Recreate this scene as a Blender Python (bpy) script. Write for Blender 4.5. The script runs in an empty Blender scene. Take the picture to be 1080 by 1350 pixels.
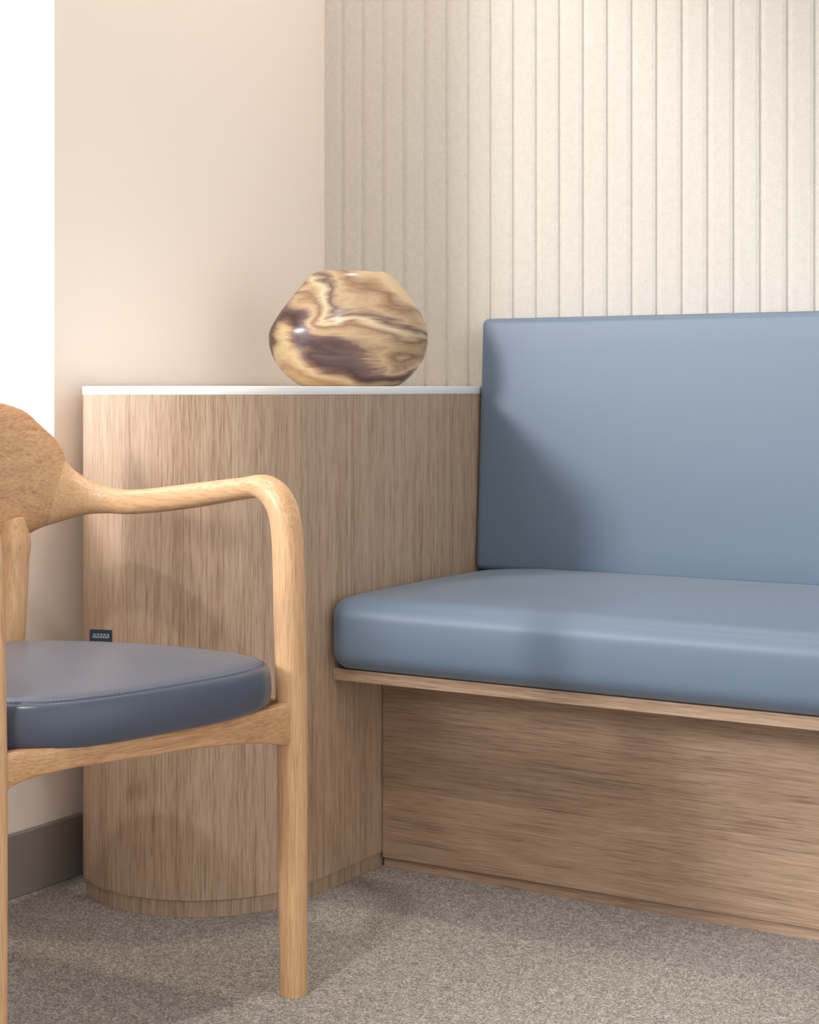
import bpy, bmesh, math
from mathutils import Vector, Matrix
scene = bpy.context.scene
try:
    scene.view_settings.view_transform = 'Standard'
except Exception:
    pass

def lin(r, g, b):
    f = lambda c: ((c/255)/12.92 if c/255 <= .04045 else (((c/255)+.055)/1.055)**2.4)
    return (f(r), f(g), f(b), 1)

# ------------------------------------------------------------ materials
def new_mat(name, rough=.6, color=(1, 1, 1, 1)):
    m = bpy.data.materials.new(name); m.use_nodes = True
    nt = m.node_tree
    b = nt.nodes['Principled BSDF']
    b.inputs['Roughness'].default_value = rough
    b.inputs['Base Color'].default_value = color
    return m, nt, b

def N(nt, t, **kw):
    n = nt.nodes.new(t)
    for k, v in kw.items():
        setattr(n, k, v)
    return n

def mapping(nt, scale, rot=(0, 0, 0), loc=(0, 0, 0)):
    tc = N(nt, 'ShaderNodeTexCoord'); mp = N(nt, 'ShaderNodeMapping')
    mp.inputs['Scale'].default_value = scale
    mp.inputs['Rotation'].default_value = rot
    mp.inputs['Location'].default_value = loc
    nt.links.new(tc.outputs['Object'], mp.inputs['Vector'])
    return mp.outputs['Vector']

def noise(nt, vec, scale=1, detail=4, rough=.55, dist=0):
    n = N(nt, 'ShaderNodeTexNoise')
    n.inputs['Scale'].default_value = scale; n.inputs['Detail'].default_value = detail
    n.inputs['Roughness'].default_value = rough; n.inputs['Distortion'].default_value = dist
    nt.links.new(vec, n.inputs['Vector'])
    return n.outputs['Fac']

def math_(nt, op, a, b=None, c=None):
    n = N(nt, 'ShaderNodeMath', operation=op)
    for i, x in enumerate([a, b, c]):
        if x is None: continue
        if isinstance(x, (int, float)): n.inputs[i].default_value = x
        else: nt.links.new(x, n.inputs[i])
    return n.outputs[0]

def ramp(nt, fac, stops):
    r = N(nt, 'ShaderNodeValToRGB')
    while len(r.color_ramp.elements) < len(stops): r.color_ramp.elements.new(.5)
    for e, (p, c) in zip(r.color_ramp.elements, stops):
        e.position = p; e.color = c
    nt.links.new(fac, r.inputs['Fac'])
    return r.outputs['Color']

def bump(nt, h, bsdf, strength=.2, dist=.002):
    n = N(nt, 'ShaderNodeBump')
    n.inputs['Strength'].default_value = strength; n.inputs['Distance'].default_value = dist
    nt.links.new(h, n.inputs['Height']); nt.links.new(n.outputs['Normal'], bsdf.inputs['Normal'])

def wood(name, dark, mid, light, axis='Z', rough=.5, loc=(0, 0, 0), bands=9, w=.17, wr=.05, figure=7.0, stretch=.035):
    """straight-grained veneer: soft contours + fine fibres + short open pores"""
    m, nt, b = new_mat(name, rough)
    def sc(across, along):
        s = [across]*3; s['XYZ'.index(axis)] = along; return tuple(s)
    n1 = noise(nt, mapping(nt, sc(figure, figure*stretch), loc=loc), 1, 1, .4, .0)
    fr = math_(nt, 'SINE', math_(nt, 'MULTIPLY', n1, bands*6.283))
    n2 = noise(nt, mapping(nt, sc(240, 2.4), loc=loc), 1, 3, .6)
    n3 = noise(nt, mapping(nt, sc(560, 18), loc=loc), 1, 2, .6)
    n4 = noise(nt, mapping(nt, sc(22, .4), loc=loc), 1, 3, .5)
    s = math_(nt, 'MULTIPLY', fr, wr*.5)
    s = math_(nt, 'MULTIPLY_ADD', n2, .34, s)
    s = math_(nt, 'MULTIPLY_ADD', n4, .08, s)
    s = math_(nt, 'MULTIPLY_ADD', n3, .58, s)
    c = .5
    col = ramp(nt, s, [(c-w, dark), (c-.02, mid), (c+w, light)])
    # dark open pores: short thin dashes
    n5 = noise(nt, mapping(nt, sc(700, 26), loc=(loc[0]+5, loc[1]+3, loc[2]+1)), 1, 1, .5)
    pore = N(nt, 'ShaderNodeMapRange'); pore.inputs['From Min'].default_value = .62; pore.inputs['From Max'].default_value = .74
    pore.inputs['To Min'].default_value = 0; pore.inputs['To Max'].default_value = .45
    nt.links.new(n5, pore.inputs['Value'])
    mx = N(nt, 'ShaderNodeMix', data_type='RGBA')
    nt.links.new(pore.outputs[0], mx.inputs[0]); nt.links.new(col, mx.inputs[6]); mx.inputs[7].default_value = tuple(x*.6 for x in dark[:3])+(1,)
    nt.links.new(mx.outputs[2], b.inputs['Base Color'])
    bump(nt, n3, b, .10, .0006)
    return m

M_oak_v = wood('oak_veneer_vertical', lin(136, 107, 84), lin(180, 152, 127), lin(202, 178, 155), 'Z', .5, w=.19)
M_oak_h = wood('oak_veneer_horizontal', lin(120, 93, 73), lin(163, 135, 111), lin(186, 160, 137), 'X', .5, (3.1, 0, .4), 8, wr=.06, stretch=.10, figure=6, w=.20)
M_ash = wood('ash_wood', lin(176, 129, 90), lin(210, 167, 124), lin(226, 189, 150), 'Z', .38, w=.22)
M_ash_u = wood('ash_wood_arm', lin(176, 129, 90), lin(210, 167, 124), lin(226, 189, 150), 'X', .38, w=.22)
M_ash_v = wood('ash_wood_crest', lin(160, 112, 76), lin(196, 150, 107), lin(216, 175, 133), 'Y', .38, figure=12, wr=.06, w=.2)

def upholstery(name, col, rough=.5, bs=.12):
    m, nt, b = new_mat(name, rough, col)
    v = mapping(nt, (1, 1, 1))
    h = noise(nt, v, 900, 2, .5)
    bump(nt, h, b, bs, .0006)
    b.inputs['Sheen Weight'].default_value = .12
    b.inputs['Sheen Roughness'].default_value = .4
    return m
M_blue = upholstery('blue_grey_vinyl', lin(97, 114, 133), .46)
M_seat = upholstery('slate_vinyl', lin(74, 82, 100), .30, .05)
M_stitch, _, _ = new_mat('stitching', .7, lin(104, 111, 128))
M_tag, _, _ = new_mat('label_fabric', .7, lin(25, 32, 50))
M_tagtxt, _, _ = new_mat('label_thread', .7, lin(190, 195, 205))
M_white, _, _ = new_mat('white_solid_surface', .35, lin(246, 245, 243))
M_frame, _, _ = new_mat('window_frame_white', .4, lin(240, 240, 240))

def paint(name, col):
    m, nt, b = new_mat(name, .75, col)
    h = noise(nt, mapping(nt, (1, 1, 1)), 250, 3, .6); bump(nt, h, b, .05, .001); return m
M_cream = paint('cream_paint', lin(243, 232, 222))
M_ceil = paint('ceiling_paint', lin(240, 238, 234))
M_base = paint('grey_skirting', lin(136, 128, 121))

# felt acoustic panel
M_felt, nt, b = new_mat('acoustic_felt', .95)
v = mapping(nt, (1, 1, 1))
n1 = noise(nt, v, 420, 3, .7); n2 = noise(nt, v, 70, 3, .6)
s = math_(nt, 'MULTIPLY_ADD', n2, .3, math_(nt, 'MULTIPLY', n1, .7))
nt.links.new(ramp(nt, s, [(.25, lin(190, 184, 176)), (.5, lin(203, 197, 189)), (.75, lin(215, 210, 203))]), b.inputs['Base Color'])
bump(nt, n1, b, .15, .0008)

# carpet
M_carpet, nt, b = new_mat('loop_carpet', 1.0)
v = mapping(nt, (1, 1, 1))
n1 = noise(nt, v, 360, 3, .75); n2 = noise(nt, v, 70, 3, .6)
vo = N(nt, 'ShaderNodeTexVoronoi'); vo.inputs['Scale'].default_value = 430; nt.links.new(v, vo.inputs['Vector'])
sc_ = N(nt, 'ShaderNodeSeparateColor'); nt.links.new(vo.outputs['Color'], sc_.inputs[0])
s = math_(nt, 'MULTIPLY_ADD', n2, .20, math_(nt, 'MULTIPLY', n1, .58))
s = math_(nt, 'MULTIPLY_ADD', sc_.outputs[0], .22, s)
nt.links.new(ramp(nt, s, [(.30, lin(94, 87, 82)), (.5, lin(154, 147, 140)), (.70, lin(224, 217, 208))]), b.inputs['Base Color'])
bump(nt, n1, b, .6, .003)

# vase : tilted flowing marble layers
M_vase, nt, b = new_mat('marbled_stone', .24)
tc = N(nt, 'ShaderNodeTexCoord'); sp = N(nt, 'ShaderNodeSeparateXYZ'); nt.links.new(tc.outputs['Object'], sp.inputs[0])
lay = math_(nt, 'MULTIPLY_ADD', sp.outputs['X'], .52, sp.outputs['Z'])
lay = math_(nt, 'MULTIPLY', lay, 1/.24)
warp = noise(nt, mapping(nt, (6.5, 6.5, 9), rot=(0, math.radians(26), 0), loc=(4.3, 1.7, 2.2)), 1, 1.5, .45, .7)
fine = noise(nt, mapping(nt, (8, 8, 44), rot=(0, math.radians(24), 0), loc=(.4, 0, 0)), 1, 4, .6, .7)
t = math_(nt, 'MULTIPLY_ADD', warp, 1.2, lay)
t = math_(nt, 'MULTIPLY_ADD', fine, .36, t)
t = math_(nt, 'MULTIPLY', math_(nt, 'SUBTRACT', t, .42), .66)
col = ramp(nt, t, [(.02, lin(196, 164, 120)), (.11, lin(166, 130, 90)), (.18, lin(200, 174, 134)), (.25, lin(112, 82, 68)), (.30, lin(66, 46, 46)), (.37, lin(104, 80, 76)),
                   (.43, lin(186, 158, 122)), (.49, lin(138, 106, 82)), (.55, lin(206, 184, 150)), (.61, lin(108, 86, 78)), (.67, lin(184, 158, 126)), (.75, lin(138, 108, 84)), (.85, lin(204, 180, 144))])
nt.links.new(col, b.inputs['Base Color'])
M_vasein, _, _ = new_mat('vase_inside', .4, lin(70, 48, 36))

# ------------------------------------------------------------ mesh helpers
def obj_from(name, verts, faces, mats, smooth=True, parent=None, mi=None):
    me = bpy.data.meshes.new(name); me.from_pydata([tuple(p) for p in verts], [], faces); me.update()
    bm = bmesh.new(); bm.from_mesh(me); bmesh.ops.recalc_face_normals(bm, faces=bm.faces); bm.to_mesh(me); bm.free()
    for m in (mats if isinstance(mats, list) else [mats]): me.materials.append(m)
    for i, p in enumerate(me.polygons):
        p.use_smooth = smooth
        if mi: p.material_index = mi[i]
    o = bpy.data.objects.new(name, me); scene.collection.objects.link(o)
    if parent: o.parent = parent
    return o

def empty(name, loc=(0, 0, 0), rz=0):
    e = bpy.data.objects.new(name, None); e.empty_display_size = .1
    e.location = loc; e.rotation_euler = (0, 0, rz); scene.collection.objects.link(e); return e

def boxes(name, lst, mat, parent=None, bev=0):
    V = []; F = []
    for (x0, x1, y0, y1, z0, z1) in lst:
        i = len(V)
        V += [(x0, y0, z0), (x1, y0, z0), (x1, y1, z0), (x0, y1, z0), (x0, y0, z1), (x1, y0, z1), (x1, y1, z1), (x0, y1, z1)]
        F += [(i, i+3, i+2, i+1), (i+4, i+5, i+6, i+7), (i, i+1, i+5, i+4), (i+1, i+2, i+6, i+5), (i+2, i+3, i+7, i+6), (i+3, i, i+4, i+7)]
    o = obj_from(name, V, F, mat, False, parent)
    if bev:
        m = o.modifiers.new('bevel', 'BEVEL'); m.width = bev; m.segments = 2; m.limit_method = 'ANGLE'
    return o

def cr(pts, t, closed=False):
    n = len(pts); i = int(math.floor(t)); f = t-i
    def g(k):
        return pts[k % n] if closed else pts[max(0, min(n-1, k))]
    p0, p1, p2, p3 = g(i-1), g(i), g(i+1), g(i+2)
    return [.5*((2*b_)+(-a+c)*f+(2*a-5*b_+4*c-d)*f*f+(-a+3*b_-3*c+d)*f**3) for a, b_, c, d in zip(p0, p1, p2, p3)]

def sweep(name, ctrl, mats, parent, expo=2.5, sub=8, nseg=28, P0=(1, 0), mifn=None, cap_in=.85):
    n = len(ctrl); S = [cr(ctrl, k/sub) for k in range((n-1)*sub)]+[list(ctrl[-1])]
    V = []; F = []; mi = []; P = Vector((P0[0], P0[1], 0))
    for k, s in enumerate(S):
        a = Vector(S[max(0, k-1)][:3]); c = Vector(S[min(len(S)-1, k+1)][:3])
        T = (c-a).normalized(); h = Vector((T.x, T.y, 0))
        if h.length > .35: P = h.normalized()
        Sd = Vector((-P.y, P.x, 0)); Sd = (Sd-T*Sd.dot(T)).normalized(); U = T.cross(Sd)
        for j in range(nseg):
            an = 2*math.pi*j/nseg; ca, sa = math.cos(an), math.sin(an)
            x = math.copysign(abs(ca)**(2/expo), ca)*s[3]; y = math.copysign(abs(sa)**(2/expo), sa)*s[4]
            V.append(Vector(s[:3])+Sd*x+U*y)
    L = len(S)
    for k in range(L-1):
        m = mifn(S[k]) if mifn else 0
        for j in range(nseg):
            F.append((k*nseg+j, k*nseg+(j+1) % nseg, (k+1)*nseg+(j+1) % nseg, (k+1)*nseg+j)); mi.append(m)
    for k, rev in ((0, 1), (L-1, 0)):
        i0 = len(V); c = Vector(S[k][:3])
        for j in range(nseg): V.append(c+(V[k*nseg+j]-c)*cap_in)
        for j in range(nseg):
            F.append((k*nseg+j, k*nseg+(j+1) % nseg, i0+(j+1) % nseg, i0+j)); mi.append(mifn(S[k]) if mifn else 0)
        F.append(tuple(range(i0, i0+nseg))); mi.append(mifn(S[k]) if mifn else 0)
    return obj_from(name, V, F, mats, True, parent, mi)

def cushion(name, x0, x1, y0, y1, z0, z1, r, crown=(0, 0), mat=None, parent=None, lean=0):
    """rounded upholstered block. crown=(top, front)"""
    def axis(a, b, nin):
        L = b-a; e = [a+r*(1-math.cos(math.pi/2*i/8)) for i in range(9)]
        mid = [a+r+(L-2*r)*i/nin for i in range(1, nin)]
        return e+mid+[b-(q-a) for q in reversed(e)]
    X = axis(x0, x1, 60); Y = axis(y0, y1, 14); Z = axis(z0, z1, 10)
    V = {}; vl = []; F = []
    def vert(x, y, z):
        key = (round(x, 6), round(y, 6), round(z, 6))
        if key in V: return V[key]
        p = Vector((x, y, z))
        q = Vector((min(max(x, x0+r), x1-r), min(max(y, y0+r), y1-r), min(max(z, z0+r), z1-r)))
        d = (p-q)/r
        if d.length > 1e-9:
            ax = max(abs(d.x), abs(d.y), abs(d.z)); d = d.normalized()*r*ax
            p = q+d
        v = (2*(y-y0)/(y1-y0)-1); w = (2*(z-z0)/(z1-z0)-1)
        ex = min((x-x0), (x1-x))/.18; ex = 1-(1-min(ex, 1))**2
        if crown[0]: p.z += crown[0]*ex*(1-abs(v)**2.4)*max(0, (z-z0)/(z1-z0))
        if crown[1]: p.y -= crown[1]*ex*(1-w*w)*(1-(y-y0)/(y1-y0))
        p.y += lean*(z-z0)
        V[key] = len(vl); vl.append(p); return V[key]
    def sheet(A, B, f):
        for i in range(len(A)-1):
            for j in range(len(B)-1):
                F.append((f(A[i], B[j]), f(A[i+1], B[j]), f(A[i+1], B[j+1]), f(A[i], B[j+1])))
    for z in (z0, z1): sheet(X, Y, lambda a, b_: vert(a, b_, z))
    for y in (y0, y1): sheet(X, Z, lambda a, b_: vert(a, y, b_))
    for x in (x0, x1): sheet(Y, Z, lambda a, b_: vert(x, a, b_))
    return obj_from(name, vl, F, mat, True, parent)

# ------------------------------------------------------------ room
XL, YB = -1.953, 2.872
XR, YF, H = 2.2, -2.6, 2.7
boxes('floor', [(XL-.25, XR, YF, YB+.2, -.1, 0)], M_carpet)
boxes('ceiling', [(XL-.25, XR, YF, YB+.2, H, H+.1)], M_ceil)
WY0, WY1, WZ0, WZ1 = -1.5, 2.093, .665, 2.4
boxes('wall_left', [(XL-.2, XL, YF, YB+.2, 0, WZ0), (XL-.2, XL, YF, YB+.2, WZ1, H),
                    (XL-.2, XL, WY1, YB+.2, WZ0, WZ1), (XL-.2, XL, YF, WY0, WZ0, WZ1)], M_cream)
# fluted felt back wall
prof = []; pitch = .0484
g = -.9443-40*pitch
prof.append((XL, 0))
while g < XR-.1:
    if g > XL+.01:
        prof += [(g-.0095, 0), (g-.0034, .0015), (g-.0010, .0044), (g+.0010, .0044), (g+.0038, .0018), (g+.0105, 0)]
    g += pitch
prof.append((XR, 0))
V = []; F = []
for (a, d) in prof:
    V += [(a, YB+d, 0), (a, YB+d, H)]
for i in range(len(prof)-1): F.append((2*i, 2*i+2, 2*i+3, 2*i+1))
n0 = len(V); V += [(XL, YB+.2, 0), (XR, YB+.2, 0), (XR, YB+.2, H), (XL, YB+.2, H)]
F.append((n0, n0+1, n0+2, n0+3))
l = 2*(len(prof)-1)
F += [(0, 1, n0+3, n0), (l, l+1, n0+2, n0+1)]
obj_from('wall_back', V, F, M_felt, False)
boxes('baseboard_left', [(XL, XL+.012, YF, 2.15, 0, .10)], M_base, bev=.002)

# window in the left wall
win = empty('window_1', (XL-.175, (WY0+WY1)/2, (WZ0+WZ1)/2))
hy, hz = (WY1-WY0)/2, (WZ1-WZ0)/2
fw = .045
boxes('window_frame', [(-.02, .02, -hy, hy, -hz, -hz+fw), (-.02, .02, -hy, hy, hz-fw, hz),
                       (-.02, .02, -hy, -hy+fw, -hz+fw, hz-fw), (-.02, .02, hy-fw, hy, -hz+fw, hz-fw),
                       (-.02, .02, -1.22, -1.17, -hz+fw, hz-fw)], M_frame, win)
boxes('window_sill', [(.02, .175, -hy, hy, -hz, -hz+.018)], M_frame, win)

# ------------------------------------------------------------ rounded side cabinet
cab = empty('side_cabinet', (0, 0, 0))
CX, CR, CY, XE = -1.744, .200, 2.229, -1.544
def cab_outline(off=0, n=40, back=YB-.001):
    r = CR-off; pts = [(CX+r, back)]
    for i in range(n+1):
        a = -math.pi*i/n; pts.append((CX+r*math.cos(a), CY+r*math.sin(a)))
    pts.append((CX-r, back)); return pts
def prism(name, out, z0, z1, mat, parent, bev=0, smooth=False):
    n = len(out); V = [(p[0], p[1], z0) for p in out]+[(p[0], p[1], z1) for p in out]
    F = [tuple(range(n)), tuple(range(n, 2*n))]+[(i, (i+1) % n, n+(i+1) % n, n+i) for i in range(n)]
    o = obj_from(name, V, F, mat, smooth, parent)
    for p in o.data.polygons: p.use_smooth = len(p.vertices) == 4
    m = o.modifiers.new('es', 'EDGE_SPLIT'); m.split_angle = math.radians(35)
    if bev:
        m = o.modifiers.new('bevel', 'BEVEL'); m.width = bev; m.segments = 2; m.limit_method = 'ANGLE'
        o.modifiers.move(1, 0)
    return o
prism('cabinet_plinth', cab_outline(.005), 0, .024, M_oak_v, cab)
prism('cabinet_body', cab_outline(0), .026, .790, M_oak_v, cab)
prism('cabinet_top', cab_outline(-.001), .790, .8035, M_white, cab, .0012)

# ------------------------------------------------------------ bench
bench = empty('upholstered_bench', (0, 0, 0))
BX0, BX1 = XE+.0015, .35
boxes('bench_plinth', [(BX0, BX1, 2.446, YB-.002, 0, .016)], M_oak_h, bench)
boxes('bench_base', [(BX0, BX1, 2.440, YB-.002, .018, .335)], M_oak_h, bench, .0008)
boxes('bench_board', [(BX0, BX1, 2.292, YB-.002, .335, .3535)], M_oak_h, bench, .0012)
cushion('seat_cushion', BX0+.001, BX1, 2.272, YB-.004, .354, .468, .030, (.016, .004), M_blue, bench)
cushion('back_cushion', BX0+.001, BX1, 2.752, YB-.030, .470, .928, .012, (0, .006), M_blue, bench, lean=.055)

# ------------------------------------------------------------ vase
vc = empty('marbled_vase', (-1.70, 2.575, .8037), math.radians(31.4))
lv = [(0, -.078, .082), (.004, -.090, .094), (.022, -.113, .116), (.048, -.132, .134), (.070, -.1405, .141), (.088, -.142, .1425), (.106, -.137, .140),
      (.135, -.119, .127), (.160, -.099, .111), (.180, -.082, .095), (.193, -.070, .084), (.201, -.058, .074), (.2045, -.048, .064)]
rows = []
for k in range((len(lv)-1)*5+1):
    rows.append(cr(lv, min(k/5, len(lv)-1-1e-6)))
V = []; F = []; ns = 96; mi = []
def ring(z, l, r, dep):
    c, a = (l+r)/2, (r-l)/2
    hi = min(1, max(0, (z-.14)/.05))
    for j in range(ns):
        t = 2*math.pi*j/ns; ct, st = math.cos(t), math.sin(t)
        zz = z + hi*(.0008*math.sin(t*2+.7)-.001*ct)
        V.append((c+ct*a, st*a*dep, zz))
for z, l, r in rows: ring(z, l, r, .64)
nr = len(rows)
for z, s_ in ((.2045, .8), (.2025, .5), (.198, .40), (.17, .45), (.12, .8)):
    c = .008; a = .058*s_; ring(z, c-a, c+a, .64)
tot = nr+5
for k in range(tot-1):
    for j in range(ns):
        F.append((k*ns+j, k*ns+(j+1) % ns, (k+1)*ns+(j+1) % ns, (k+1)*ns+j)); mi.append(0 if k < nr+2 else 1)
F.append(tuple(range(ns))); mi.append(0)
F.append(tuple(range((tot-1)*ns, tot*ns))); mi.append(1)
obj_from('vase_body', V, F, [M_vase, M_vasein], True, vc, mi)

# ------------------------------------------------------------ armchair (local: x=towards back, y=across, z=up)
ch = empty('wooden_armchair', (-1.321, 1.871, 0), math.atan2(.175, -.985))
W = .475
half = [(0, 0, 0, .016, .016), (.0005, 0, .012, .0170, .0170), (.003, 0, .30, .019, .019), (.008, 0, .50, .0195, .0205), (.012, 0, .60, .0195, .0205),
        (.0245, 0, .645, .020, .0190), (.056, -.001, .667, .021, .0160), (.10, -.005, .664, .021, .0150), (.219, -.010, .648, .020, .0175),
        (.33, -.006, .6355, .0185, .0178), (.385, .004, .636, .0175, .0195), (.420, .020, .640, .017, .028), (.449, .042, .646, .0165, .048),
        (.466, .070, .656, .016, .080), (.479, .105, .664, .016, .103), (.492, .16, .678, .015, .108), (.500, .2375, .686, .015, .107)]
full = half+[(a, W-b_, c, d, e) for a, b_, c, d, e in reversed(half[:-1])]
sweep('arm_and_backrest', full, [M_ash, M_ash_u, M_ash_v], ch,
      mifn=lambda s: 0 if (s[2] < .655 and s[0] < .05) else (2 if s[4] > .049 else 1), sub=8)
for k, sgn in ((1, 1), (2, -1)):
    def my(v_): return v_ if sgn == 1 else W-v_
    sweep('rear_leg_%d' % k, [(.545, my(.15), 0, .013, .014), (.50, my(.145), .18, .015, .0165), (.468, my(.134), .32, .0165, .0175), (.457, my(.121), .44, .0175, .018),
                              (.460, my(.112), .545, .0175, .0185), (.464, my(.110), .575, .021, .022), (.474, my(.11), .605, .013, .026)],
          M_ash, ch, 2.8)
    sweep('side_rail_%d' % k, [(.005, my(.002), .362, .010, .026), (.10, my(.004), .364, .010, .024), (.25, my(.040), .366, .010, .021), (.36, my(.080), .366, .010, .021), (.458, my(.122), .364, .010, .024)],
          M_ash_u, ch, 7)
fr = [(.004, 0, .3585, .010, .0295), (-.002, .03, .3605, .010, .0265), (-.010, .08, .366, .010, .021), (-.017, .15, .3705, .010, .0165), (-.020, .2375, .3735, .010, .0140),
      (-.017, .325, .3755, .010, .0130), (-.010, .395, .376, .010, .0140), (-.002, .445, .3735, .010, .018), (.004, .475, .366, .010, .025)]
sweep('front_rail', fr, M_ash_v, ch, 7, P0=(0, 1))
# seat
hw = [(-.042, 0), (-.038, .09), (-.024, .155), (.001, .196), (.036, .220), (.09, .231), (.17, .226), (.25, .207), (.33, .172), (.39, .128), (.428, .075), (.442, 0)]
oc = [(u, W/2-w) for u, w in hw]+[(u, W/2+w) for u, w in reversed(hw[1:-1])]
no = 120
out = [cr(oc, i*len(oc)/no, True) for i in range(no)]
def inset(d):
    res = []
    for i in range(no):
        a = Vector(out[i-1]); c = Vector(out[(i+1) % no]); t = (c-a).normalized()
        nrm = Vector((-t.y, t.x)); ctr = Vector((.2, W/2)); p = Vector(out[i])
        if nrm.dot(ctr-p) < 0: nrm = -nrm
        res.append(p+nrm*d)
    return res
def layer_mesh(name, layers, mat, lerp_layers=()):
    V = []; F = []
    for d, z in layers:
        V += [(p.x, p.y, z) for p in inset(d)]
    base = inset(layers[-1][0]); ctr = Vector((.2, W/2))
    for s_, z in lerp_layers:
        V += [((ctr+(p-ctr)*s_).x, (ctr+(p-ctr)*s_).y, z) for p in base]
    L = len(layers)+len(lerp_layers)
    for k in range(L-1):
        for j in range(no): F.append((k*no+j, k*no+(j+1) % no, (k+1)*no+(j+1) % no, (k+1)*no+j))
    F += [tuple(range(no)), tuple(range((L-1)*no, L*no))]
    return obj_from(name, V, F, mat, True, ch)
layer_mesh('seat_pan', [(.030, .368), (.028, .370), (.028, .384), (.030, .385)], M_ash_u)
layer_mesh('seat_pad', [(.02, .3835), (.009, .385), (.003, .389), (.0, .395), (-.001, .407), (-.0005, .420), (.0012, .431), (.0035, .4365), (.006, .4390),
                        (.0075, .4398), (.0088, .4376), (.0100, .4376), (.0115, .4408), (.016, .4432), (.03, .4455)], M_seat,
           [(.93, .447), (.8, .4495), (.6, .4525), (.4, .4545), (.2, .4555), (.05, .456)])
# saddle stitch: little raised thread dashes just inside the seam
V = []; F = []
so_, si_ = inset(.0120), inset(.0134)
for i in range(no):
    a0, a1 = so_[i], so_[(i+1) % no]; b0, b1 = si_[i], si_[(i+1) % no]
    nd = max(1, round((a1-a0).length/.006))
    for q in range(nd):
        f0, f1 = q/nd, (q+.62)/nd
        c = [(a0.lerp(a1, f0), .4416), (a0.lerp(a1, f1), .4416), (b0.lerp(b1, f1), .4426), (b0.lerp(b1, f0), .4426)]
        k = len(V)
        for p, z in c: V.append((p.x, p.y, z+.0005))
        for p, z in c: V.append((p.x, p.y, z-.0010))
        F += [(k, k+1, k+2, k+3), (k, k+4, k+5, k+1), (k+1, k+5, k+6, k+2), (k+2, k+6, k+7, k+3), (k+3, k+7, k+4, k)]
obj_from('seat_stitching', V, F, M_stitch, False, ch)
# little fabric label at the rear side edge of the seat
tg = boxes('fabric_label', [(-.017, .017, -.0008, .0008, 0, .022)], M_tag, ch)
tg.location = (.335, .055, .434); tg.rotation_euler = (0, 0, math.radians(28))
L_ = []
for i in range(5):
    a = -.0125+i*.0052
    L_ += [(a, a+.0008, -.0013, -.0009, .010, .016), (a, a+.0032, -.0013, -.0009, .0152, .016), (a+.0026, a+.0034, -.0013, -.0009, .010, .0135)]
tx = boxes('label_lettering', L_ + [(q[0], q[1], .0009, .0013, q[4], q[5]) for q in L_], M_tagtxt, tg)

# ------------------------------------------------------------ ceiling lamps
def downlight(name, loc, color, power, size, spot=None):
    e = empty(name, loc)
    V = []; F = []; n = 32
    for r, z in ((.05, 0), (.062, 0), (.062, -.006), (.05, -.008)):
        V += [(r*math.cos(2*math.pi*i/n), r*math.sin(2*math.pi*i/n), z) for i in range(n)]
    for k in range(3):
        for j in range(n): F.append((k*n+j, k*n+(j+1) % n, (k+1)*n+(j+1) % n, (k+1)*n+j))
    obj_from('downlight_trim', V, F, M_frame, True, e)
    ld = bpy.data.lights.new(name+'_lamp', 'SPOT' if spot else 'AREA')
    ld.energy = power; ld.color = color
    if spot: ld.spot_size = math.radians(spot); ld.spot_blend = 1; ld.shadow_soft_size = size
    else: ld.shape = 'DISK'; ld.size = size
    lo = bpy.data.objects.new('lamp', ld); scene.collection.objects.link(lo); lo.parent = e; lo.location = (0, 0, -.02)
    return e
downlight('ceiling_downlight', (-1.60, 2.42, H), (1, .84, .70), 42, .05, 125)
downlight('ceiling_downlight', (-1.1, .55, H), (1, .96, .93), 118, .07, 130)
downlight('ceiling_downlight', (.3, 1.5, H), (1, .96, .93), 12, .10, 150)

# daylight through window
sun = bpy.data.lights.new('sun_light', 'SUN'); sun.energy = 1.85; sun.angle = math.radians(9.5); sun.color = (1, .985, .975)
so = bpy.data.objects.new('sun_light', sun); scene.collection.objects.link(so)
so.rotation_euler = Vector((1, 2.2, -.84)).to_track_quat('-Z', 'Y').to_euler(); so.location = (-5, -3, 4)

w = bpy.data.worlds.new('World'); scene.world = w; w.use_nodes = True
nt = w.node_tree; bg = nt.nodes['Background']
tc = N(nt, 'ShaderNodeTexCoord'); sx = N(nt, 'ShaderNodeSeparateXYZ')
nt.links.new(tc.outputs['Generated'], sx.inputs[0])
mr = N(nt, 'ShaderNodeMapRange'); mr.interpolation_type = 'SMOOTHSTEP'
mr.inputs['From Min'].default_value = .0; mr.inputs['From Max'].default_value = -.35
mr.inputs['To Min'].default_value = 0; mr.inputs['To Max'].default_value = 2.6
nt.links.new(sx.outputs['X'], mr.inputs['Value'])
mr2 = N(nt, 'ShaderNodeMapRange')
mr2.inputs['From Min'].default_value = .0; mr2.inputs['From Max'].default_value = 1
mr2.inputs['To Min'].default_value = .55; mr2.inputs['To Max'].default_value = 1.5
nt.links.new(sx.outputs['X'], mr2.inputs['Value'])
nt.links.new(math_(nt, 'ADD', mr.outputs[0], mr2.outputs[0]), bg.inputs['Strength'])
cm = ramp(nt, math_(nt, 'MULTIPLY', mr.outputs[0], .36), [(.0, (1, .985, .97, 1)), (.9, (.92, .97, 1, 1))])
nt.links.new(cm, bg.inputs['Color'])

# ------------------------------------------------------------ camera
cd = bpy.data.cameras.new('camera'); cam = bpy.data.objects.new('camera', cd); scene.collection.objects.link(cam)
cam.location = (0, 0, .8); cam.rotation_euler = (math.radians(90), 0, math.radians(31.4))
cd.sensor_width = 36; cd.lens = 60.8; cd.shift_y = -163/1350
scene.camera = cam
